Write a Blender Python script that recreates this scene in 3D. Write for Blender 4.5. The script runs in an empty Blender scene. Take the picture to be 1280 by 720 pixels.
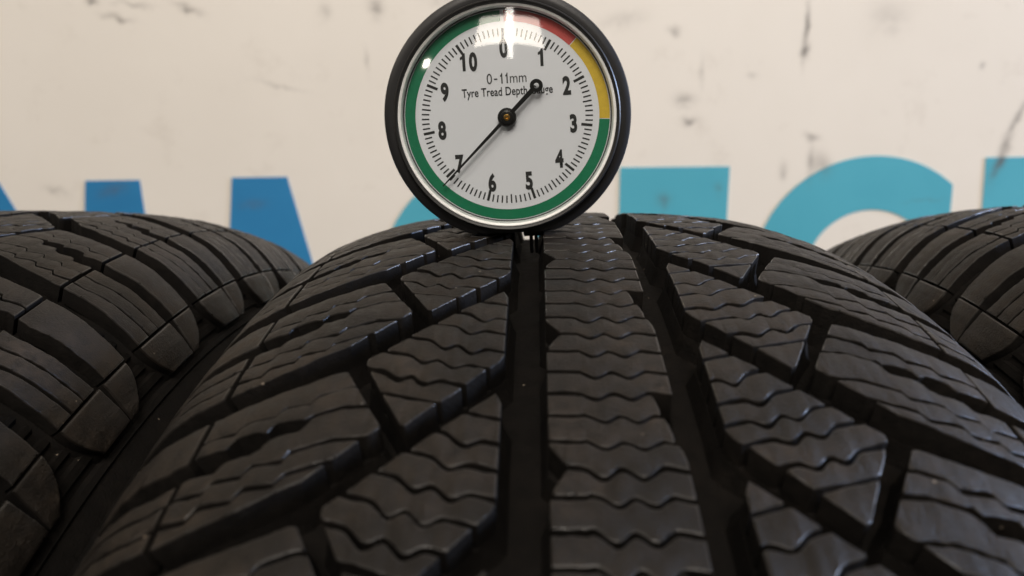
import bpy, bmesh, math, random
import numpy as np
from mathutils import Matrix, Vector

random.seed(7); rng = np.random.default_rng(7)
S = 0.0013                 # metres per working unit (tyre radius 245 units = 318 mm)
R = 245.0                  # tread radius, units
scene = bpy.context.scene
COL = scene.collection

# ------------------------------------------------------------------ camera
def W(x, y, z):            # working units (z measured from the tyre axis) -> metres
    return Vector((x*S, y*S, (z+R)*S))
cam_d = bpy.data.cameras.new('camera'); cam = bpy.data.objects.new('camera', cam_d); COL.objects.link(cam)
scene.camera = cam
yaw, pit, roll = math.atan(30.5/1000), 0.21, math.radians(0.5)
fw = Vector((-math.sin(yaw)*math.cos(pit), math.cos(yaw)*math.cos(pit), -math.sin(pit)))
rt = fw.cross(Vector((0, 0, 1))).normalized(); up = rt.cross(fw)
rt, up = math.cos(roll)*rt - math.sin(roll)*up, math.sin(roll)*rt + math.cos(roll)*up
m = Matrix((rt, up, -fw)).transposed().to_4x4(); m.translation = W(0, -156.932, 265)
cam.matrix_world = m
cam_d.sensor_width = 36; cam_d.lens = 36*1000/1280
cam_d.clip_start = 0.002; cam_d.clip_end = 50
cam_d.dof.use_dof = True; cam_d.dof.focus_distance = 133*S; cam_d.dof.aperture_fstop = 18

# ------------------------------------------------------------------ light (indoor: lamps, no sun)
world = bpy.data.worlds.new('World'); scene.world = world; world.use_nodes = True
bg = world.node_tree.nodes['Background']; bg.inputs[0].default_value = (1.0, 0.86, 0.72, 1); bg.inputs[1].default_value = 0.05
def area(name, loc, target, sx, sy, power, col, spread=180):
    d = bpy.data.lights.new(name, 'AREA'); d.shape = 'RECTANGLE'; d.size = sx; d.size_y = sy
    d.energy = power; d.color = col; d.spread = math.radians(spread)
    o = bpy.data.objects.new(name, d); COL.objects.link(o); o.location = loc
    o.rotation_euler = (Vector(target)-Vector(loc)).to_track_quat('-Z', 'Y').to_euler()
    return o
area('ceiling_lamp', (-0.01, -1.30, 2.1), (0.02, 0.546, 0.90), 1.1, 0.9, 14.0, (1.0, 0.90, 0.79), 110)
area('ceiling_tube', (-0.006, -2.1, 2.2), (-0.006, -2.101, 0.6), 0.11, 3.0, 16.5, (1.0, 0.94, 0.86))
area('side_lamp', (-2.1, -1.5, 2.0), (-0.15, 0.5, 0.8), 0.2, 0.2, 12, (1.0, 0.90, 0.78))
area('side_lamp', (1.9, 0.02, 1.03), (0.1, 0.1, 0.66), 0.25, 0.2, 17, (1.0, 0.87, 0.72))
area('window_light', (1.9, 0.14, 1.12), (0.02, 0.0, 0.64), 0.40, 0.4, 6.5, (0.38, 0.58, 1.0), 70)
scene.view_settings.view_transform = 'Standard'; scene.view_settings.look = 'None'
scene.view_settings.exposure = 0.0; scene.view_settings.gamma = 1.0
scene.view_settings.use_curve_mapping = False

# ------------------------------------------------------------------ helpers
def tag(o, label=None, cat=None, group=None, kind=None):
    for k, v in (('label', label), ('category', cat), ('group', group), ('kind', kind)):
        if v: o[k] = v
    return o
def link(name, me, mat=None, parent=None, loc=(0, 0, 0), rot=(0, 0, 0)):
    o = bpy.data.objects.new(name, me); COL.objects.link(o)
    if mat and not me.materials: me.materials.append(mat)
    if parent: o.parent = parent
    o.location = loc; o.rotation_euler = rot
    return o
def empty(name, loc, rot=(0, 0, 0)):
    o = bpy.data.objects.new(name, None); COL.objects.link(o); o.location = loc; o.rotation_euler = rot
    o.empty_display_size = 0.02
    return o
def mesh(name, V, F, smooth=True, angle=40):
    me = bpy.data.meshes.new(name)
    me.from_pydata(V.tolist() if hasattr(V, 'tolist') else V, [], F.tolist() if hasattr(F, 'tolist') else F)
    me.update()
    if smooth:
        me.shade_smooth(); me.set_sharp_from_angle(angle=math.radians(angle))
    return me

class N:                    # tiny node helper
    def __init__(s, name):
        s.m = bpy.data.materials.new(name); s.m.use_nodes = True
        s.t = s.m.node_tree; s.b = s.t.nodes['Principled BSDF']; s.o = s.t.nodes['Material Output']
    def n(s, typ, **k):
        x = s.t.nodes.new(typ)
        for a, v in k.items(): setattr(x, a, v)
        return x
    def l(s, a, b): s.t.links.new(a, b)
    def coord(s): return s.n('ShaderNodeTexCoord').outputs['Object']
    def noise(s, vec, scale, detail=4, rough=.55):
        x = s.n('ShaderNodeTexNoise'); x.inputs['Scale'].default_value = scale
        x.inputs['Detail'].default_value = detail; x.inputs['Roughness'].default_value = rough
        s.l(vec, x.inputs['Vector']); return x.outputs['Fac']
    def ramp(s, fac, stops):
        x = s.n('ShaderNodeValToRGB'); e = x.color_ramp.elements
        while len(e) < len(stops): e.new(.5)
        for el, (p, c) in zip(e, stops): el.position = p; el.color = (*c, 1) if len(c) == 3 else c
        s.l(fac, x.inputs[0]); return x.outputs[0]
    def math(s, op, a, b=None, c=None):
        x = s.n('ShaderNodeMath', operation=op)
        for i, v in enumerate((a, b, c)):
            if v is None: continue
            if isinstance(v, (int, float)): x.inputs[i].default_value = v
            else: s.l(v, x.inputs[i])
        return x.outputs[0]
    def mix(s, f, a, b, blend='MIX'):
        x = s.n('ShaderNodeMix', data_type='RGBA', blend_type=blend)
        for i, v in ((0, f), (6, a), (7, b)):
            if isinstance(v, (int, float)): x.inputs[i].default_value = v
            elif isinstance(v, tuple): x.inputs[i].default_value = (*v, 1)
            else: s.l(v, x.inputs[i])
        return x.outputs[2]
    def bump(s, h, strength, dist, prev=None):
        x = s.n('ShaderNodeBump'); x.inputs['Strength'].default_value = strength; x.inputs['Distance'].default_value = dist
        s.l(h, x.inputs['Height'])
        if prev is not None: s.l(prev, x.inputs['Normal'])
        return x.outputs[0]
def plain(name, col, rough=.5, metal=0.0, spec=.5, bumpy=None, var=1.0):
    k = N(name); b = k.b
    b.inputs['Roughness'].default_value = rough; b.inputs['Metallic'].default_value = metal
    b.inputs['Specular IOR Level'].default_value = spec
    c = k.coord(); f = k.noise(c, 900, 3)
    lo = tuple(x*(1-.07*var) for x in col); hi = tuple(min(1, x*(1+.05*var)) for x in col)
    k.l(k.ramp(f, [(.3, lo), (.7, hi)]), b.inputs['Base Color'])
    if bumpy: k.l(k.bump(k.noise(c, bumpy[0], 3), bumpy[1], bumpy[2]), b.inputs['Normal'])
    return k.m

# ---- rubber
def rubber(name, base, dust, rough, bump=1.0, spec=.3):
    k = N(name); b = k.b; c = k.coord()
    n1 = k.noise(c, 55, 5, .6); n2 = k.noise(c, 420, 4, .6); n3 = k.noise(c, 1700, 4, .65); n4 = k.noise(c, 5200, 2, .6)
    col = k.mix(k.ramp(n1, [(.38, (0, 0, 0)), (.68, (1, 1, 1))]), base, dust)
    col = k.mix(k.ramp(n2, [(.35, (.9, .9, .9)), (.70, (0, 0, 0))]), col, tuple(x*.60 for x in base))
    # stray dust specks
    v = k.n('ShaderNodeTexVoronoi'); v.inputs['Scale'].default_value = 210; k.l(c, v.inputs['Vector'])
    sp = k.math('MULTIPLY', k.math('LESS_THAN', v.outputs['Distance'], .055), k.math('GREATER_THAN', n1, .53))
    col = k.mix(sp, col, (.16, .13, .10))
    k.l(col, b.inputs['Base Color'])
    k.l(k.ramp(n2, [(.3, (rough-.09,)*3), (.7, (rough+.10,)*3)]), b.inputs['Roughness'])
    b.inputs['Specular IOR Level'].default_value = spec
    h = k.bump(n2, .22*bump, .0005); h = k.bump(n3, .7*bump, .00030, h); h = k.bump(n4, .6*bump, .00016, h)
    k.l(h, b.inputs['Normal'])
    return k.m
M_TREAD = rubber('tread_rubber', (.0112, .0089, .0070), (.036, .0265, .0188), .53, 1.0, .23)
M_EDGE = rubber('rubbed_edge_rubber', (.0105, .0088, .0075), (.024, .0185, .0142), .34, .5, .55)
M_BASE = rubber('shaded_groove_rubber', (.006, .0052, .0046), (.011, .009, .0075), .8, 1.0, .1)  # matte unworn rubber, colour darkened to put shade into grooves and block walls
M_SIDE = rubber('sidewall_rubber', (.010, .0088, .008), (.018, .015, .0125), .66, 1.0, .2)

# ------------------------------------------------------------------ wall, lettering, floor
WY = 420.0
def wall_material():
    k = N('scuffed_white_wall'); b = k.b
    c = k.coord(); sep = k.n('ShaderNodeSeparateXYZ'); k.l(c, sep.inputs[0]); X, Z = sep.outputs[0], sep.outputs[2]
    n1 = k.noise(c, 3.0, 5, .6); n2 = k.noise(c, 22, 5, .65); n3 = k.noise(c, 90, 4, .6)
    col = k.ramp(n1, [(.3, (.77, .725, .65)), (.7, (.84, .795, .72))])
    col = k.mix(k.ramp(n2, [(.58, (0, 0, 0)), (.80, (.42, .42, .42))]), col, (.55, .49, .42))
    # rub marks left on the wall: soft streaks broken up by noise
    marks = [(185, 322, 1.6, 17, 0, .85), (186, 309, 2.6, 4.5, 0, .9), (94.9, 322, 4, 3.0, 0, .5), (104, 276, 7, 4, 0, .55), (108, 262, 6, 3, 0, .6),
             (116, 296, 1.6, 9, 0, .25), (194, 250, 5, 2.2, -.3, .6), (194, 232, 2.5, 10, 0, .55), (201, 231, 6, 8, .5, .5),
             (326, 236, 3.0, 15, -.28, .95), (334, 262, 2.2, 14, -.45, .7), (-308, 347, 4, 3, 0, .7), (-292, 335, 10, 2.2, -.2, .6),
             (-241, 341, 9, 2.5, -.35, .6), (-280, 344, 12, 2, -.1, .4), (-110, 340, 5, 6, .4, .6), (-146, 338, 4, 5, 0, .35), (-118, 304, 1.5, 8, .1, .35),
             (-180, 288, 16, 1.6, -.25, .3), (306, 297, 2, 2, 0, .5), (92, 206, 5, 5, .3, .55), (17, 342, 1.5, 5, 0, .7), (130, 214, 3, 4, 0, .4),
             (-308, 216, 10, 4, .3, .4), (-205, 205, 9, 3, .1, .35), (275, 205, 12, 1, .05, .3), (60, 330, 14, 5, .2, .25), (-60, 345, 12, 4, 0, .25),
             (240, 330, 12, 10, 0, .22), (-350, 215, 8, 3, -.3, .4), (175, 226, 3, 6, 0, .4), (150, 292, 3, 2, 0, .3)]
    tot = None
    wx = k.math('ADD', X, k.math('MULTIPLY', k.math('SUBTRACT', n2, .5), .012)); wz = k.math('ADD', Z, k.math('MULTIPLY', k.math('SUBTRACT', n3, .5), .016))
    for (mx, mz, sx, sz, a, st) in marks:
        dx = k.math('SUBTRACT', wx, mx*S); dz = k.math('SUBTRACT', wz, (mz+R)*S)
        ca, sa = math.cos(a), math.sin(a)
        u = k.math('ADD', k.math('MULTIPLY', dx, ca/(sx*S)), k.math('MULTIPLY', dz, sa/(sx*S)))
        v = k.math('SUBTRACT', k.math('MULTIPLY', dz, ca/(sz*S)), k.math('MULTIPLY', dx, sa/(sz*S)))
        d = k.math('ADD', k.math('MULTIPLY', u, u), k.math('MULTIPLY', v, v))
        g = k.math('MULTIPLY', k.math('POWER', 2.718, k.math('MULTIPLY', d, -1.0)), st)
        tot = g if tot is None else k.math('MAXIMUM', tot, g)
    tot = k.math('MULTIPLY', tot, k.math('MULTIPLY_ADD', n3, 1.9, -.15))
    tot.node.use_clamp = True
    k.tot = tot
    return k, col, tot
def finish_wall(k, col, tot):
    k.l(k.mix(tot, col, (.11, .095, .085)), k.b.inputs['Base Color'])
    k.b.inputs['Roughness'].default_value = .55
    k.l(k.bump(k.noise(k.coord(), 60, 4), .15, .001), k.b.inputs['Normal'])
    return k.m
k, col, tot = wall_material(); M_WALL = finish_wall(k, col, tot)
def letter_material(name, c0, c1):
    k, col, tot = wall_material(); k.m.name = name
    n = k.noise(k.coord(), 14, 5)
    return finish_wall(k, k.ramp(n, [(.3, c0), (.7, c1)]), tot)
M_BLUE = letter_material('blue_print', (.016, .185, .41), (.020, .215, .46))
M_TEAL = letter_material('turquoise_print', (.065, .37, .49), (.08, .41, .53))

def box(x0, x1, y0, y1, z0, z1):
    V = [(x, y, z) for x in (x0, x1) for y in (y0, y1) for z in (z0, z1)]
    F = [(0, 1, 3, 2), (4, 6, 7, 5), (0, 4, 5, 1), (2, 3, 7, 6), (0, 2, 6, 4), (1, 5, 7, 3)]
    return V, F
V, F = box(-1.6, 1.6, WY*S, WY*S+.06, -0.02, 1.9)
wall = tag(link('wall', mesh('wall', V, F, False), M_WALL), kind='structure')
V, F = box(-1.6, 1.6, -1.2, WY*S-.001, -0.02, 0.0)
kf = N('concrete_floor'); kc = kf.coord()
kf.l(kf.ramp(kf.noise(kc, 8, 6, .65), [(.3, (.16, .145, .13)), (.7, (.25, .23, .21))]), kf.b.inputs['Base Color']); kf.b.inputs['Roughness'].default_value = .75
tag(link('floor', mesh('floor', V, F, False), kf.m), kind='structure')

def printed(name, outline, mat, label):      # flat print on the wall, 1 mm proud with its own edge
    bm = bmesh.new(); sl = math.tan(math.radians(1.03))
    a = [bm.verts.new((x*S, (WY*S)-.0008, (z+R)*S)) for x, z in outline]
    f = bm.faces.new(a); r = bmesh.ops.extrude_face_region(bm, geom=[f])
    for v in r['geom']:
        if isinstance(v, bmesh.types.BMVert): v.co.y = WY*S-.00005
    bmesh.ops.triangulate(bm, faces=[f for f in bm.faces if len(f.verts) > 4])
    bmesh.ops.recalc_face_normals(bm, faces=bm.faces)
    me = bpy.data.meshes.new(name); bm.to_mesh(me); bm.free()
    o = link(name, me, mat, wall); o['label'] = label
    return o
def ring_letter(cx, cz, ro, ri, a0, a1, n=72):
    A = np.linspace(math.radians(a0), math.radians(a1), n)
    o = [(cx+ro*math.cos(a), cz+ro*math.sin(a)) for a in A]
    xc = o[0][0]                                # terminals cut upright, level with the outer arc's end
    i = [(cx+ri*math.cos(a), cz+ri*math.sin(a)) for a in A[::-1]]
    i = [p for p in i if p[0] <= xc or True]
    return o+i
printed('painted_letter', [(-452, 221), (-392, 221.8), (-318, 70), (-376, 70)], M_BLUE, 'blue slanted letter stroke')
printed('painted_letter', [(-327.6, 222.6), (-287.4, 222.9), (-280, 70), (-349, 70)], M_BLUE, 'blue letter stroke with flat top')
printed('painted_letter', [(-219.7, 224.2), (-179.3, 224.5), (-143, 70), (-238, 70)], M_BLUE, 'blue letter stroke widening downward')
printed('painted_letter', ring_letter(-30, 150, 83, 43, 42, 318), M_TEAL, 'turquoise round letter C behind the dial gauge')
printed('painted_letter', [(60, 229.6), (137.5, 229.8), (137.2, 190), (102, 190), (102, 170), (130, 170), (130, 132), (102, 132), (102, 108), (138, 108), (138, 70), (60, 70)], M_TEAL, 'turquoise letter E')
def letter_c2():
    cx, cz, ro, ri = 240, 154, 82.5, 44.5
    A = np.linspace(math.acos(54.5/ro), 2*math.pi-math.acos(54.5/ro), 80)
    o = [(cx+ro*math.cos(a), cz+ro*math.sin(a)) for a in A]
    B = np.linspace(math.acos(54.5/ro)+.12, 2*math.pi-math.acos(54.5/ro)-.12, 70)[::-1]
    i = [(cx+ri*math.cos(a), cz+ri*math.sin(a)) for a in B]
    return o + [(cx+54.8, cz-40)] + i + [(cx+54.8, cz+40)]
printed('painted_letter', letter_c2(), M_TEAL, 'turquoise round letter C')
printed('painted_letter', [(315.4, 234.7), (420, 236), (421, 196), (388, 196), (390, 70), (350, 70), (349, 196), (317, 196)], M_TEAL, 'turquoise letter T')

# ------------------------------------------------------------------ tyre: profile
PX = np.array([0, 10, 20, 28, 33, 37, 41, 45, 49, 52.5, 55, 58, 60.5, 62.8, 64.6, 66.0, 67.0, 67.4, 66.8, 65, 61.5, 58], float)
PD = np.array([0, .1, .4, 1.0, 1.5, 2.2, 3.3, 4.6, 6.1, 8, 10.2, 13.6, 17.2, 21.5, 26, 31.5, 38, 47, 58, 70, 84, 95], float)
def resample(px, pd, n=1600, sm=14):
    s = np.concatenate([[0], np.cumsum(np.hypot(np.diff(px), np.diff(pd)))]); q = np.linspace(0, s[-1], n)
    x, d = np.interp(q, s, px), np.interp(q, s, pd)
    ker = np.exp(-.5*(np.arange(-4*sm, 4*sm+1)/sm)**2); ker /= ker.sum()
    xp = np.concatenate([-x[1:4*sm+1][::-1], x, 2*x[-1]-x[-4*sm-1:-1][::-1]]); dp = np.concatenate([d[1:4*sm+1][::-1], d, 2*d[-1]-d[-4*sm-1:-1][::-1]])
    x, d = np.convolve(xp, ker, 'valid'), np.convolve(dp, ker, 'valid'); x[0] = 0
    s = np.concatenate([[0], np.cumsum(np.hypot(np.diff(x), np.diff(d)))])
    return s, x, d
TS, TX, TD = resample(PX, PD)
TNX, TND = np.gradient(TX, TS), np.gradient(TD, TS)       # tangent; inward normal = (-TND, +TNX) in (x, drop)
S_OF_X = lambda x: np.interp(x, TX[:1100], TS[:1100])
LUG = float(S_OF_X(62.9))                                 # outer end of the shoulder blocks
def prof(s, h):          # |s| arc position, h depth below the tread surface -> x, radius
    a = np.abs(s); x = np.interp(a, TS, TX); d = np.interp(a, TS, TD); tx = np.interp(a, TS, TNX); td = np.interp(a, TS, TND)
    return np.sign(s)*(x - td*h), R - (d + tx*h)
def gdepth(s):           # groove depth across the tread
    return np.interp(np.abs(s), [0, 40, 50, 58, LUG+1, LUG+6], [6.2, 6.2, 5.2, 3.6, 2.0, 0.0])
# pitch sequence: v (arc length round the tyre) at every whole pitch t
NP = 57
_first = [17.4, 45.2, 71.8, 96.0]
_rest = (2*math.pi*R - (96.0-17.4))/(NP-3)
KT = np.arange(-NP, 2*NP+1)
def _v(k):
    q, r_ = divmod(k, NP)
    return q*2*math.pi*R + (_first[r_] if r_ < 4 else 96.0+_rest*(r_-3))
KV = np.array([_v(int(k)) for k in KT])
V_OF_T = lambda t: np.interp(t, KT, KV)
def xyz(s, v, h):
    x, r = prof(s, h); th = v/R
    return np.stack([x, -r*np.sin(th), r*np.cos(th)], -1)*S

def slab(acc, s, lo, hi, levels, mat=0):
    """prism over columns s (ascending) between lo(s) and hi(s) (v units); levels = [(inset, depth)...] from the bottom up"""
    n = len(s); rings = []
    mid = (lo+hi)/2; half = (hi-lo)/2; span = s[-1]-s[0]
    for ins, h in levels:
        i_v = np.minimum(ins, .8*half) if ins > 0 else np.full(n, ins)
        i_s = min(ins, .3*span)
        ss = s.copy()
        w = np.clip(1-(s-s[0])/max(1e-6, 3*abs(i_s)+1e-6), 0, 1); ss = ss + w*i_s
        w = np.clip(1-(s[-1]-s)/max(1e-6, 3*abs(i_s)+1e-6), 0, 1); ss = ss - w*i_s
        ring_s = np.concatenate([ss, ss[::-1]]); ring_v = np.concatenate([mid-half+i_v, (mid+half-i_v)[::-1]])
        hh = h(ring_s) if callable(h) else np.full(2*n, h)
        rings.append((ring_s, ring_v, hh))
    acc['rings'].append((n, rings, mat))
def build_acc(acc, sgn):
    Vs, Fs, Ms, off = [], [], [], 0
    for n, rings, mt in acc['rings']:
        Ms.append(np.full(2*n*(len(rings)-1)+n-1, mt))
        for (rs, rv, hh) in rings: Vs.append(xyz(sgn*rs, rv, hh))
        m_ = 2*n; j = np.arange(m_); jn = (j+1) % m_
        for L in range(len(rings)-1):
            a, b = off+L*m_, off+(L+1)*m_
            if mt == 0: Ms[-1][L*m_:(L+1)*m_] = 1 if L == 0 else 2      # unworn side walls, colour darkened for shade; rubbed edges
            Fs.append(np.stack([a+j, a+jn, b+jn, b+j], 1))
        t = off+(len(rings)-1)*m_; i = np.arange(n-1)
        Fs.append(np.stack([t+i, t+i+1, t+m_-2-i, t+m_-1-i], 1))
        off += m_*len(rings)
    V = np.concatenate(Vs); F = np.concatenate(Fs)
    if sgn > 0: F = F[:, ::-1]
    return V, F, np.concatenate(Ms)
def slice_block(acc, s, lo, hi, cuts, fine, sipe=3.6, bev=.19, base=True, drop_h=None):
    """lo/hi in v; cuts = list of (centre, halfgap) arrays, ascending"""
    n = len(s)
    bounds_lo = [lo]+[c+g for c, g in cuts]; bounds_hi = [c-g for c, g in cuts]+[hi]
    for a, b in zip(bounds_lo, bounds_hi):
        l = np.maximum(lo, a); h = np.minimum(hi, b); w = h-l; ok = w > .22
        i = 0
        while i < n:
            if not ok[i]: i += 1; continue
            j = i
            while j+1 < n and ok[j+1]: j += 1
            cs, cl, ch = list(s[i:j+1]), list(l[i:j+1]), list(h[i:j+1])
            if i > 0:
                f = (w[i]-.22)/(w[i]-w[i-1]); cs.insert(0, s[i]+f*(s[i-1]-s[i])-1e-4); cl.insert(0, l[i]+f*(l[i-1]-l[i])); ch.insert(0, h[i]+f*(h[i-1]-h[i]))
            if j < n-1:
                f = (w[j]-.22)/(w[j]-w[j+1]); cs.append(s[j]+f*(s[j+1]-s[j])+1e-4); cl.append(l[j]+f*(l[j+1]-l[j])); ch.append(h[j]+f*(h[j+1]-h[j]))
            if len(cs) >= 2 and cs[-1]-cs[0] > .9:
                dz = float(rng.normal(0, .055)); b_ = bev*float(rng.uniform(.75, 1.35))
                tilt = float(rng.normal(0, .006)); s0 = (cs[0]+cs[-1])/2
                hb = lambda q: np.minimum(sipe, gdepth(q)*.8)
                wv = float(rng.uniform(0, 6)); up_ = lambda d: (lambda q, d=d: d+dz+tilt*(np.abs(q)-s0)+.035*np.sin(q*1.3+wv)+.02*np.sin(q*3.1+2*wv))
                lev = [(0, hb), (0, up_(b_)), (.3*b_, up_(.3*b_)), (b_, up_(0))] if fine else [(0, hb), (0, up_(b_)), (b_, up_(0))]
                slab(acc, np.array(cs), np.array(cl), np.array(ch), lev)
            i = j+1
    if base:
        st = slice(None, None, 3) if fine else slice(None)
        idx = np.unique(np.concatenate([np.arange(n)[st], [0, n-1]]))
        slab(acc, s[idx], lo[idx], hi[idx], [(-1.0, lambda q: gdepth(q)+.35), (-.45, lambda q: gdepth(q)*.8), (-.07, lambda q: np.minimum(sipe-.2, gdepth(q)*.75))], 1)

def ragged(s, a):                # uneven, slightly torn edge
    q = np.arange(math.floor(s[0])-2, math.ceil(s[-1])+3, .8)
    return np.interp(s, q, rng.normal(0, a, len(q)))
def zig(s, c, amp, wl, nv):     # nv V-shaped dips centred on c
    u = (s-c)/wl + nv/2
    inside = (u > 0) & (u < nv)
    tri = 1-np.abs((u % 1)*2-1)
    tri = np.where(tri > .86, .86+(tri-.86)*.45, tri); tri = np.where(tri < .12, .12*(tri/.12)**1.6, tri)
    z = np.where(inside, amp*tri, 0)
    if s[1]-s[0] < .5: z = np.convolve(np.pad(z, 2, mode='edge'), [.12, .22, .32, .22, .12], 'valid')   # moulded corners are round
    return z

def grid(a, b, step, knots=()):
    g = np.unique(np.round(np.concatenate([np.linspace(a, b, max(3, int((b-a)/step)+1)), [q for q in knots if a <= q <= b]]), 4))
    return g
def bend(pts):                   # block outlines given in x on the picture plane -> arc length s
    return [(float(S_OF_X(min(x, 60.5))) + max(0, x-60.5), t) for x, t in pts]

IN_U = bend([(12.0, .075), (12.7, .0), (29.0, .69)]); IN_L = bend([(12.0, .70), (12.5, .745), (22.4, 1.215), (23.0, 1.20), (29.0, .715)])
SH_U = bend([(25.2, 1.20), (30.9, .775), (31.6, .77), (35.8, .84), (41.6, .905), (48, .98), (54, 1.03), (60.5, 1.07)])
SH_L = bend([(25.2, 1.225), (25.8, 1.25), (32.0, 1.53), (38, 1.66), (44.8, 1.755), (50, 1.81), (55, 1.84), (60.5, 1.86)])
def poly(P, q): return np.interp(q, [p[0] for p in P], [p[1] for p in P])

def inner_block(t0, sgn, fine):
    acc = {'rings': []}
    s = grid(IN_U[0][0], IN_U[-1][0]-.15, .32 if fine else 1.0, [p[0] for p in IN_U+IN_L])
    lo, hi = V_OF_T(t0+poly(IN_U, s)), V_OF_T(t0+poly(IN_L, s)); cuts = []
    for k in range(7):
        c = V_OF_T(t0+.185+.162*k - .0142*(s-12)) + rng.normal(0, .12)
        m_ = (c > lo+.3) & (c < hi-.3)
        if m_.sum() < 4: continue
        a, b = s[m_][0], s[m_][-1]; ln = b-a
        nv = 2 if ln > 9.5 else (1 if ln > 5 else 0)
        if nv and k < 6: c = c + zig(s, (a+b)/2+rng.normal(0, .5), 1.75*rng.uniform(.8, 1.2), 3.7*rng.uniform(.9, 1.1), nv)
        g = np.full(len(s), .25+rng.uniform(0, .14)) + ragged(s, .045) + .14*np.exp(-((s-rng.uniform(14, 26))/2.2)**2)
        cuts.append((c, g))
    slice_block(acc, s, lo, hi, cuts, fine)
    return build_acc(acc, sgn)
def rib_block(t0, fine):
    acc = {'rings': []}
    knots = [-6.8, -4.9, 5.0, 7.0, 7.2]
    s = grid(-6.8, 7.2, .30 if fine else .9, knots)
    def c(k):
        r = random.Random(int(t0*6+k)*7+3)
        z = np.interp(s, [-6.8, -3.4, -2.7], [0, .1, -.15])*(s < -2.7) + zig(s, 1.0+r.uniform(-.6, .6), 1.75*r.uniform(.8, 1.2), 3.75*r.uniform(.9, 1.08), 2) + np.interp(s, [4.6, 7.2], [0, .55])
        return V_OF_T(t0+k/6) + z + r.uniform(-.15, .15)
    for k in range(6):
        a, b = c(k), c(k+1); g0 = random.Random(int(t0*6+k)*5+1).uniform(.27, .40); g1 = random.Random(int(t0*6+k+1)*5+1).uniform(.27, .40)
        l, h = a+g0+ragged(s, .05), b-g1+ragged(s, .05); T = lambda q: V_OF_T(t0+q)
        if k == 2: h = np.minimum(h, np.where(s < -4.9, T(.37)+(s+6.8)/1.9*(T(.5)-T(.37)), 1e9))
        if k == 3: l = np.maximum(l, np.where(s < -4.9, T(.65)-(s+6.8)/1.9*(T(.65)-T(.5)), -1e9))
        if k <= 2: l = np.maximum(l, np.where(s > 4.8, T(0)+(s-4.8)/2.2*(T(.42)-T(0)), -1e9))
        w = h-l; ok = np.where(w > .25)[0]; i0, i1 = ok[0], ok[-1]
        q = slice(i0, i1+1); dz = float(rng.normal(0, .04)); b_ = .19*float(rng.uniform(.8, 1.3))
        lev = [(0, 3.6), (0, b_+dz), (.3*b_, .3*b_+dz), (b_, dz)] if fine else [(0, 3.6), (0, b_+dz), (b_, dz)]
        slab(acc, s[q], l[q], h[q], lev)
    # undivided foot of the rib, following the notches
    f = np.linspace(-6.8, 7.0, 8); v0, v1 = V_OF_T(t0), V_OF_T(t0+1)
    tt = np.array([0, .42, .5, .65, .999]); 
    lft = np.array([-6.8, -6.8, -5.0, -6.8, -6.8])-.05; rgt = np.array([5.0, 7.0, 7.1, 7.15, 7.2])+.05
    ring = lambda o, h: (np.concatenate([lft-o, (rgt+o)[::-1]]), np.concatenate([V_OF_T(t0+tt), V_OF_T(t0+tt)[::-1]]), np.full(10, h))
    acc2 = []
    A, B = ring(.9, 6.5), ring(0, 3.3)
    V, F, Mi = build_acc(acc, 1.0)
    Vb = np.concatenate([xyz(*A), xyz(*B)]); o = len(V); j = np.arange(10); jn = (j+1) % 10
    Fb = np.concatenate([np.stack([j, 10+j, 10+jn, jn], 1)+o, np.array([[10+i, 10+9-i, 10+8-i, 10+i+1] for i in range(4)])+o])
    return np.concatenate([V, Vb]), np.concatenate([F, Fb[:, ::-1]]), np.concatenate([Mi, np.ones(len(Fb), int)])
S46, S47, S57, S58 = [float(S_OF_X(q)) for q in (46.2, 46.9, 59.2, 59.42)]
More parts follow.
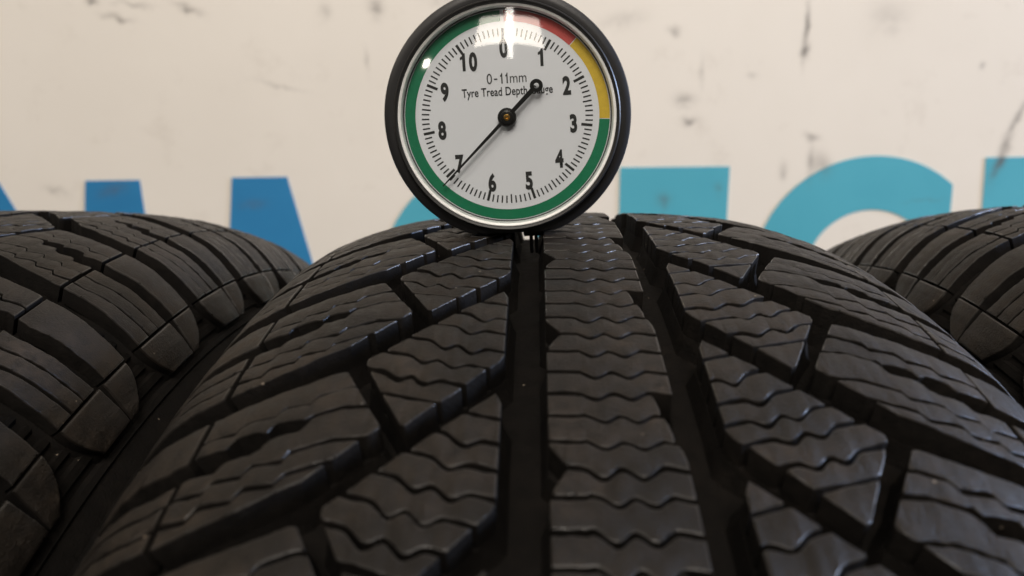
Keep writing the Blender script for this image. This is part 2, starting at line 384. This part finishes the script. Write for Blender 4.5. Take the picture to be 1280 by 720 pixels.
def shoulder_block(t0, sgn, fine):
    acc = {'rings': []}
    # tread-side portion
    def cutset(s, which):
        lo, hi = V_OF_T(t0+poly(SH_U, s)), V_OF_T(t0+poly(SH_L, s)); cuts = []
        for idx, a in enumerate((.905, 1.055, 1.285, 1.425)):
            r = random.Random(int(t0*4+idx)+int(sgn)*1000)
            sl = np.interp(s, [30, 50], [0, .0138*20])
            c = V_OF_T(t0+a+sl)
            for q in (33.2+r.uniform(-.4, .4)+idx*.5, 37.4+r.uniform(-.4, .4)+idx*.5, 41.6+r.uniform(-.4, .4)+idx*.5):      # small steps along the sipe
                c = c + 1.15*np.clip((s-q)/.4, 0, 1) - 1.15*np.clip((s-q-.5)/3.2, 0, 1)
            g = np.full(len(s), .20+r.uniform(0, .14)) + ragged(s, .05)
            if idx == 1: g = g + np.interp(s, [33.2, 34.4, 38.5, 39.3, S57-1, S57], [0, .85, 1.15, 1.75, 1.5, 1.3]); c = c + np.interp(s, [33, 40, 60], [0, .6, 1.2])
            if which == 1 and idx in (0,): continue
            cuts.append((c, g))
        if which == 1:
            cuts = [(c, g) for c, g in cuts]
        return lo, hi, cuts
    kn = [p[0] for p in SH_U+SH_L]
    s = grid(SH_U[0][0], S46, .42 if fine else 1.6, kn); lo, hi, cuts = cutset(s, 0)
    slice_block(acc, s, lo, hi, cuts, fine, base=False)
    s = grid(S47, S57, .5 if fine else 2.5); lo, hi, cuts = cutset(s, 1)
    slice_block(acc, s, lo, hi, cuts, fine, sipe=3.0, bev=.22, base=False)
    s = grid(S58, LUG+.2, .5 if fine else 2.0); lo, hi = V_OF_T(t0+poly(SH_U, s)), V_OF_T(t0+poly(SH_L, s))
    f = np.clip((s-S58)/(LUG-S58), 0, 1); w = hi-lo; lo, hi = lo+w*.26*f**2.2, hi-w*.16*f**2.2
    pc = cutset(s, 1)[2][0][0]
    slice_block(acc, s, lo, hi, [(pc, np.interp(s, [S58, LUG-1.5], [.75, .3]))], fine, sipe=1.8, bev=.3, base=False)
    # undivided foot
    s = grid(SH_U[0][0], LUG+.3, 1.5 if fine else 3, kn); lo, hi = V_OF_T(t0+poly(SH_U, s)), V_OF_T(t0+poly(SH_L, s))
    f = np.clip((s-S58)/(LUG-S58), 0, 1); w = hi-lo; lo, hi = lo+w*.26*f**2.2, hi-w*.16*f**2.2
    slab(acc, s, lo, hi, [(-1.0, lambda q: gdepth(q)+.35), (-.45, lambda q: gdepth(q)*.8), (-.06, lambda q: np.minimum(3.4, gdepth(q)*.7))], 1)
    return build_acc(acc, sgn)

tread = []                      # (part name, mesh)
def block_mesh(name, VFM):
    me = mesh(name, VFM[0], VFM[1], True, 32)
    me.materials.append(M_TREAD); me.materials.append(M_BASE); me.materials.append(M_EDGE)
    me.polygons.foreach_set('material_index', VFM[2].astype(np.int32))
    tread.append((name, me))
for k in range(NP):
    kk = k if k <= NP//2 else k-NP
    fine = -9 <= kk <= 11
    for sgn, sh in ((-1, 0.0), (1, .56)):
        block_mesh('tread_block', inner_block(kk+sh, sgn, fine))
        block_mesh('shoulder_block', shoulder_block(kk+sh, sgn, fine))
    block_mesh('rib_block', rib_block(kk, fine))

# ---- carcass (groove floors), sidewalls, fine serration
def lathe(prof_pts, nseg=288, closed=False):
    P = np.array(prof_pts); n = len(P); th = np.arange(nseg)*2*math.pi/nseg
    V = np.stack([np.repeat(P[:, 0][None], nseg, 0), -P[:, 1][None]*np.sin(th)[:, None], P[:, 1][None]*np.cos(th)[:, None]], -1).reshape(-1, 3)*S
    i, j = np.meshgrid(np.arange(nseg), np.arange(n if closed else n-1), indexing='ij'); i = i.ravel(); j = j.ravel(); i2 = (i+1) % nseg; j2 = (j+1) % n
    F = np.stack([i*n+j, i*n+j2, i2*n+j2, i2*n+j], 1)
    return V, F
s_ = np.concatenate([np.linspace(-LUG-6, -50, 60), np.linspace(-49, 49, 50), np.linspace(50, LUG+6, 60)])
gd = gdepth(s_); a_ = np.abs(s_)
ridge = np.where((a_ > 53) & (a_ < LUG+3), .55*(np.abs(((a_-53)/3.1) % 1-.5) < .24), 0)
px_, pr_ = prof(s_, np.maximum(gd-ridge, 0.0))
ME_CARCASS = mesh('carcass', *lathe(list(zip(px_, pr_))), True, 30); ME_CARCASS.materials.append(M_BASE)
def side_profile(sg):
    s0 = np.linspace(LUG+6, TS[-1], 60); h = np.zeros(60)
    q = s0-(LUG+6)
    h = -1.5*np.exp(-((q-3)/1.2)**2) - .6*np.exp(-((q-9)/.5)**2) - .6*np.exp(-((q-32)/.8)**2)
    x, r = prof(s0, h); pts = list(zip(sg*x, r))
    pts += [(sg*57, R-98), (sg*54, R-99.5), (sg*50.5, R-98), (sg*50, R-92), (sg*56, R-78), (sg*61, R-62), (sg*62, R-46), (sg*59, R-30), (sg*48, R-19), (sg*25, R-15.5), (0, R-15)]
    return pts
ME_SIDE = []
for sg in (-1, 1):
    V, F = lathe(side_profile(sg), 192)
    me = mesh('sidewall', V, F if sg < 0 else F[:, ::-1], True, 50); me.materials.append(M_SIDE); ME_SIDE.append(me)
def serration(sg, n=1900):
    V, F = [], []; s0, s1 = LUG+13, LUG+22
    ss = np.array([s0, s0+.4, s1-.4, s1]); hh = np.array([.05, -.28, -.28, .05])+gdepth(ss)*0
    th = np.arange(n)*2*math.pi/n; dv = 2*math.pi*R/n
    for k_ in range(len(ss)): pass
    v = (th*R)[:, None]; skew = (ss-s0)[None]*.35
    base_h = gdepth(ss)
    A = xyz(np.broadcast_to(sg*ss, (n, 4)), v+skew-dv*.3, np.broadcast_to(base_h+.1, (n, 4)))
    B = xyz(np.broadcast_to(sg*ss, (n, 4)), v+skew, np.broadcast_to(base_h+hh, (n, 4)))
    C_ = xyz(np.broadcast_to(sg*ss, (n, 4)), v+skew+dv*.3, np.broadcast_to(base_h+.1, (n, 4)))
    V = np.stack([A, B, C_], 2).reshape(-1, 3); o = (np.arange(n)*12)[:, None]
    F = np.concatenate([np.array([[3*i+c, 3*i+c+1, 3*i+3+c+1, 3*i+3+c]])+o for i in range(3) for c in (0, 1)])
    me = mesh('serration', V, F if sg < 0 else F[:, ::-1], False); me.materials.append(M_SIDE); return me
ME_SERR = [serration(-1), serration(1)]

def tyre(x, y, spin, label):
    t = empty('tyre', (x*S, y*S, 0)); tag(t, label, 'tyre', 'winter tyres standing side by side')
    ax = (0, 0, R*S); rot = (spin, 0, 0)
    link('carcass', ME_CARCASS, None, t, ax, rot)
    for me in ME_SIDE: link('sidewall', me, None, t, ax, rot)
    for me in ME_SERR: link('serration', me, None, t, ax, rot)['kind'] = 'stuff'
    for nm, me in tread: link(nm, me, None, t, ax, rot)
    return t
tyre(8.1, 0, 0, 'black winter tyre under the dial gauge, its pin standing in the tread groove')
tyre(8.1-136, 10, math.radians(2.1), 'black winter tyre in front of the dark blue lettering, beside the gauged tyre')
tyre(8.1+136, 15, math.radians(-1.2), 'black winter tyre in front of the turquoise round letter, beside the gauged tyre')

# ------------------------------------------------------------------ dial gauge
M_BLACK = plain('black_plastic', (.012, .012, .013), .45, bumpy=(1100, .14, .0002))
M_BEZEL = plain('black_bezel', (.011, .011, .011), .42, bumpy=(900, .06, .0002))
M_DIAL = plain('white_dial_card', (.73, .74, .785), .6, var=.12)
M_WHITE = plain('clear_white_rim', (.80, .81, .80), .4)
M_INK = plain('black_ink', (.012, .012, .012), .6)
M_GREY = plain('grey_ink', (.045, .045, .045), .6)
M_RED = plain('red_print', (.55, .085, .075), .55); M_YEL = plain('yellow_print', (.62, .42, .035), .55); M_GRN = plain('green_print', (.0, .165, .072), .55)
M_NEED = plain('black_needle', (.008, .008, .008), .3); M_BRASS = plain('brass', (.62, .36, .10), .28, 1.0)
M_STEEL = plain('dark_steel', (.03, .03, .032), .3, .6)
kl = N('clear_lens'); kl.t.nodes.remove(kl.b)
tr = kl.n('ShaderNodeBsdfTransparent'); tr.inputs[0].default_value = (.97, .98, .98, 1); gl = kl.n('ShaderNodeBsdfGlossy'); gl.inputs['Roughness'].default_value = .075
fr = kl.n('ShaderNodeFresnel'); kl.l(kl.math('MULTIPLY_ADD', kl.n('ShaderNodeNewGeometry').outputs['Backfacing'], 1/1.46-1.46, 1.46), fr.inputs[0]); ms = kl.n('ShaderNodeMixShader')
kl.l(fr.outputs[0], ms.inputs[0]); kl.l(tr.outputs[0], ms.inputs[1]); kl.l(gl.outputs[0], ms.inputs[2]); kl.l(ms.outputs[0], kl.o.inputs[0])
M_LENS = kl.m

GZ = 20.1                         # centre height above the flat base
gauge = empty('dial_gauge', W(-4.0, -14.2, 244.95), (0, math.radians(-2.6), 0))
tag(gauge, 'round black dial gauge with white face and coloured scale ring on the tyre', 'gauge')
def turn(pts, nseg=160, flat=None, close_start=True, close_end=True):   # lathe about the dial axis; pts = (radius, y)
    V, F = [], []
    for i in range(nseg):
        a = 2*math.pi*i/nseg
        for r, y in pts:
            z = r*math.cos(a); x = r*math.sin(a)
            if flat is not None: z = max(z, -flat)
            V.append((x*S, y*S, (z+GZ)*S))
    n = len(pts)
    for i in range(nseg):
        i2 = (i+1) % nseg
        for j in range(n-1): F.append((i*n+j, i2*n+j, i2*n+j+1, i*n+j+1))
    if close_start: F.append(tuple(i*n for i in range(nseg))[::-1])
    if close_end: F.append(tuple(i*n+n-1 for i in range(nseg)))
    return V, F
def gpart(name, VF, mat, parent=gauge, angle=30, smooth=True):
    me = mesh(name, VF[0], VF[1], smooth, angle)
    bm = bmesh.new(); bm.from_mesh(me); bmesh.ops.recalc_face_normals(bm, faces=bm.faces); bm.to_mesh(me); bm.free()
    return link(name, me, mat, parent)
body = gpart('body', turn([(12, 11.5), (17.4, 11.4), (18.6, 10.6), (19.3, 9.0), (20.9, 5.5), (21.35, 4.6), (21.5, 3.6), (21.5, -.4), (21.3, -1.0), (20.7, -1.3), (20.2, -1.35), (19.6, -1.3), (18.6, -.55)], 200, 20.1), M_BLACK)
gpart('bezel', turn([(19.5, -1.25), (19.5, -2.6), (19.4, -3.1), (19.2, -3.32), (18.85, -3.2), (18.72, -3.0), (18.7, -1.35)], 200, 20.1, False, False), M_BEZEL)
rim = gpart('inner_rim', turn([(18.72, -2.85), (18.6, -2.88), (18.3, -2.7), (18.15, -2.3), (18.05, -1.2), (18.05, -.9)], 160, None, False, False), M_WHITE)
gpart('seal_ring', turn([(18.1, -1.35), (18.0, -1.42), (17.92, -1.42), (17.86, -1.2)], 160, None, False, False), M_GREY, rim)
DY = -.95                          # dial face
dial = gpart('dial_face', turn([(18.25, -.6), (18.25, DY)], 160), M_DIAL)
CR = math.radians(-.6)             # dial card turned a touch
def flat(poly_pts, y): return [(x*S, y*S, (z+GZ)*S) for x, z in poly_pts]
def sector(r0, r1, a0, a1, y, n=48):
    V, F = [], []
    for i in range(n+1):
        a = math.radians(a0+(a1-a0)*i/n)
        for r in (r0, r1): V.append((r*math.sin(a)*S, y*S, (r*math.cos(a)+GZ)*S))
    for i in range(n): F.append((2*i, 2*i+2, 2*i+3, 2*i+1))
    return V, F
for nm, a0, a1, mt, lb in (('colour_band', 1, 44.5, M_RED, 'red scale band'), ('colour_band', 44.9, 93.5, M_YEL, 'yellow scale band'), ('colour_band', 93.9, 359, M_GRN, 'green scale band')):
    gpart(nm, sector(15.95, 17.75, a0, a1, DY-.03, int(abs(a1-a0)/2)+4), mt, dial, smooth=False)['label'] = lb
V, F = [], []
for i in range(110):
    a = 2*math.pi*i/110; big = i % 10 == 0; mid5 = i % 5 == 0
    r1 = 14.85; r0 = 12.9 if big else (13.3 if mid5 else 13.55); w = .23 if big else .125
    ca, sa = math.cos(a), math.sin(a); o = len(V)
    for r, q in ((r0, -w), (r1, -w), (r1, w), (r0, w)): V.append(((r*sa+q*ca)*S, (DY-.03)*S, (r*ca-q*sa+GZ)*S))
    F.append((o, o+1, o+2, o+3))
gpart('tick_marks', (V, F), M_INK, dial, smooth=False)['kind'] = 'stuff'
def text(name, body_, size, x, z, mat, sx=1.0, bold=0.0, rot=0.0, spacing=1.0):
    cu = bpy.data.curves.new(name, 'FONT'); cu.body = body_; cu.size = size*S; cu.align_x = 'CENTER'; cu.align_y = 'CENTER'
    cu.offset = bold*S; cu.space_character = spacing; cu.fill_mode = 'FRONT'; cu.resolution_u = 4
    o = bpy.data.objects.new(name, cu); COL.objects.link(o)
    bpy.context.view_layer.update()
    me = bpy.data.meshes.new_from_object(o.evaluated_get(bpy.context.evaluated_depsgraph_get()))
    bpy.data.objects.remove(o); bpy.data.curves.remove(cu)
    co = np.empty(len(me.vertices)*3); me.vertices.foreach_get('co', co); co = co.reshape(-1, 3)
    c0 = (co.min(0)+co.max(0))/2; co = (co-c0)*np.array([sx, 1, 1]); cr, sr = math.cos(rot), math.sin(rot)
    out = np.stack([co[:, 0]*cr-co[:, 1]*sr+x*S, np.full(len(co), (DY-.05)*S), co[:, 0]*sr+co[:, 1]*cr+(z+GZ)*S], -1)
    me.vertices.foreach_set('co', out.ravel()); me.update(); me.name = name; me.materials.clear()
    return link(name, me, mat, dial)
def one(x, z, h, w, name, mat):            # figure 1 with a flag, as printed on the card
    P = [(w*.5, -h/2), (w*.5, h/2), (-w*.12, h/2), (-w*.5, h*.36), (-w*1.25, h*.27), (-w*1.25, h*.13), (-w*.5, h*.17), (-w*.5, -h/2)]
    V = [((x+p)*S, (DY-.05)*S, (z+q+GZ)*S) for p, q in P]
    return gpart(name, (V, [(2, 1, 0, 7, 6, 5, 4, 3)]), mat, dial, smooth=False)
for k_ in range(11):
    a = 2*math.pi*k_/11; rr = 11.55 if k_ not in (10,) else 11.4; nx, nz = rr*math.sin(a), rr*math.cos(a)
    if k_ == 1: one(nx+.2, nz, 2.95, .52, 'numeral', M_INK); continue
    if k_ == 10: one(nx-.75, nz, 2.95, .52, 'numeral', M_INK); text('numeral', '0', 4.05, nx+.85, nz, M_INK, .66, .19); continue
    text('numeral', str(k_), 4.05, nx, nz, M_INK, .66, .19, .02)
text('dial_text', '0', 2.5, -2.7, 6.6, M_GREY, .85, .005); text('dial_text', '-', 2.5, -1.62, 6.5, M_GREY, .95, .0)
one(-.55, 6.6, 1.78, .23, 'dial_text', M_GREY); one(.35, 6.6, 1.78, .23, 'dial_text', M_GREY)
text('dial_text', 'mm', 2.5, 2.25, 6.32, M_GREY, .80, .0)
text('dial_text', 'Tyre Tread Depth Gauge', 2.0, .25, 4.2, M_INK, .74, .03, .0, 1.03)
# needle
def needle():
    V, F = [], []; a = math.radians(224+2.6); d = np.array([math.sin(a), math.cos(a)]); p = np.array([d[1], -d[0]])
    def bar(r0, r1, w0, w1, y0, y1):
        o = len(V)
        for y in (y0, y1):
            for r, w in ((r0, -w0), (r1, -w1), (r1, w1), (r0, w0)):
                q = d*r+p*w; V.append((q[0]*S, y*S, (q[1]+GZ)*S))
        F.extend([(o, o+1, o+2, o+3), (o+7, o+6, o+5, o+4)]+[(o+i, o+4+i, o+4+(i+1) % 4, o+(i+1) % 4) for i in range(4)])
    bar(-6.6, 16.3, .42, .12, -2.05, -2.22)
    return V, F
nd = gpart('needle', needle(), M_NEED, gauge, smooth=False)
a = math.radians(224+2.6); cx, cz = -7.3*math.sin(a), -7.3*math.cos(a)
def torus_ring(cx, cz, r0, r1, y0, y1, n=40):
    V, F = [], []
    for i in range(n):
        t = 2*math.pi*i/n
        for r, y in ((r0, y0), (r1, y0), (r1, y1), (r0, y1)): V.append(((cx+r*math.sin(t))*S, y*S, (cz+r*math.cos(t)+GZ)*S))
    for i in range(n):
        i2 = (i+1) % n
        for j in range(4): F.append((i*4+j, i2*4+j, i2*4+(j+1) % 4, i*4+(j+1) % 4))
    return V, F
gpart('counterweight', torus_ring(cx, cz, .45, 1.12, -2.02, -2.26), M_NEED, nd)
gpart('hub', turn([(1.62, -1.0), (1.62, -1.9), (1.5, -2.05), (1.12, -2.1), (1.08, -2.45), (.92, -2.5), (.5, -2.5)], 48, None, False, True), M_NEED, nd)
gpart('hub_pin', turn([(.56, -2.4), (.56, -2.62), (.45, -2.7), (.24, -2.72), (.18, -2.6)], 32), M_BRASS, nd)
# lens: shallow dome with rolled edge
rr_ = np.linspace(0, 18.2, 44)
ly = lambda r: -6.3 + 3.6*np.clip((r/18.2), 0, 1)**3.0
outer = [(max(r, .02), ly(r)) for r in rr_]; inner = [(max(r-.25, .02), ly(r)+.3) for r in rr_[::-1]]
gpart('lens', turn(outer+inner, 120, None, False, False), M_LENS, gauge, 60)
# measuring pin: two prongs
def prism(x0, x1, y0, y1, z0, z1, taper=.75):
    xm, ym = (x0+x1)/2, (y0+y1)/2
    lv = [(z1, 1), (z0+.5, 1), (z0, taper)]; V, F = [], []
    for z, f in lv:
        for x, y in ((x0, y0), (x1, y0), (x1, y1), (x0, y1)): V.append(((xm+(x-xm)*f)*S, (ym+(y-ym)*f)*S, z*S))
    for L in range(2):
        o = 4*L; F += [(o+i, o+4+i, o+4+(i+1) % 4, o+(i+1) % 4) for i in range(4)]
    F += [(0, 1, 2, 3), (11, 10, 9, 8)]
    return V, F
gpart('pin_collar', prism(1.7, 5.4, 3.6, 8.2, -1.5, .5, .92), M_BLACK, gauge, smooth=False)
gpart('pin', prism(2.75, 3.38, 5.2, 6.6, -5.0, .6), M_STEEL, gauge, smooth=False)
gpart('pin', prism(3.68, 4.31, 5.2, 6.6, -5.0, .6), M_STEEL, gauge, smooth=False)

# ------------------------------------------------------------------ render settings
scene.render.engine = 'CYCLES'
scene.render.resolution_x = 1024; scene.render.resolution_y = 576
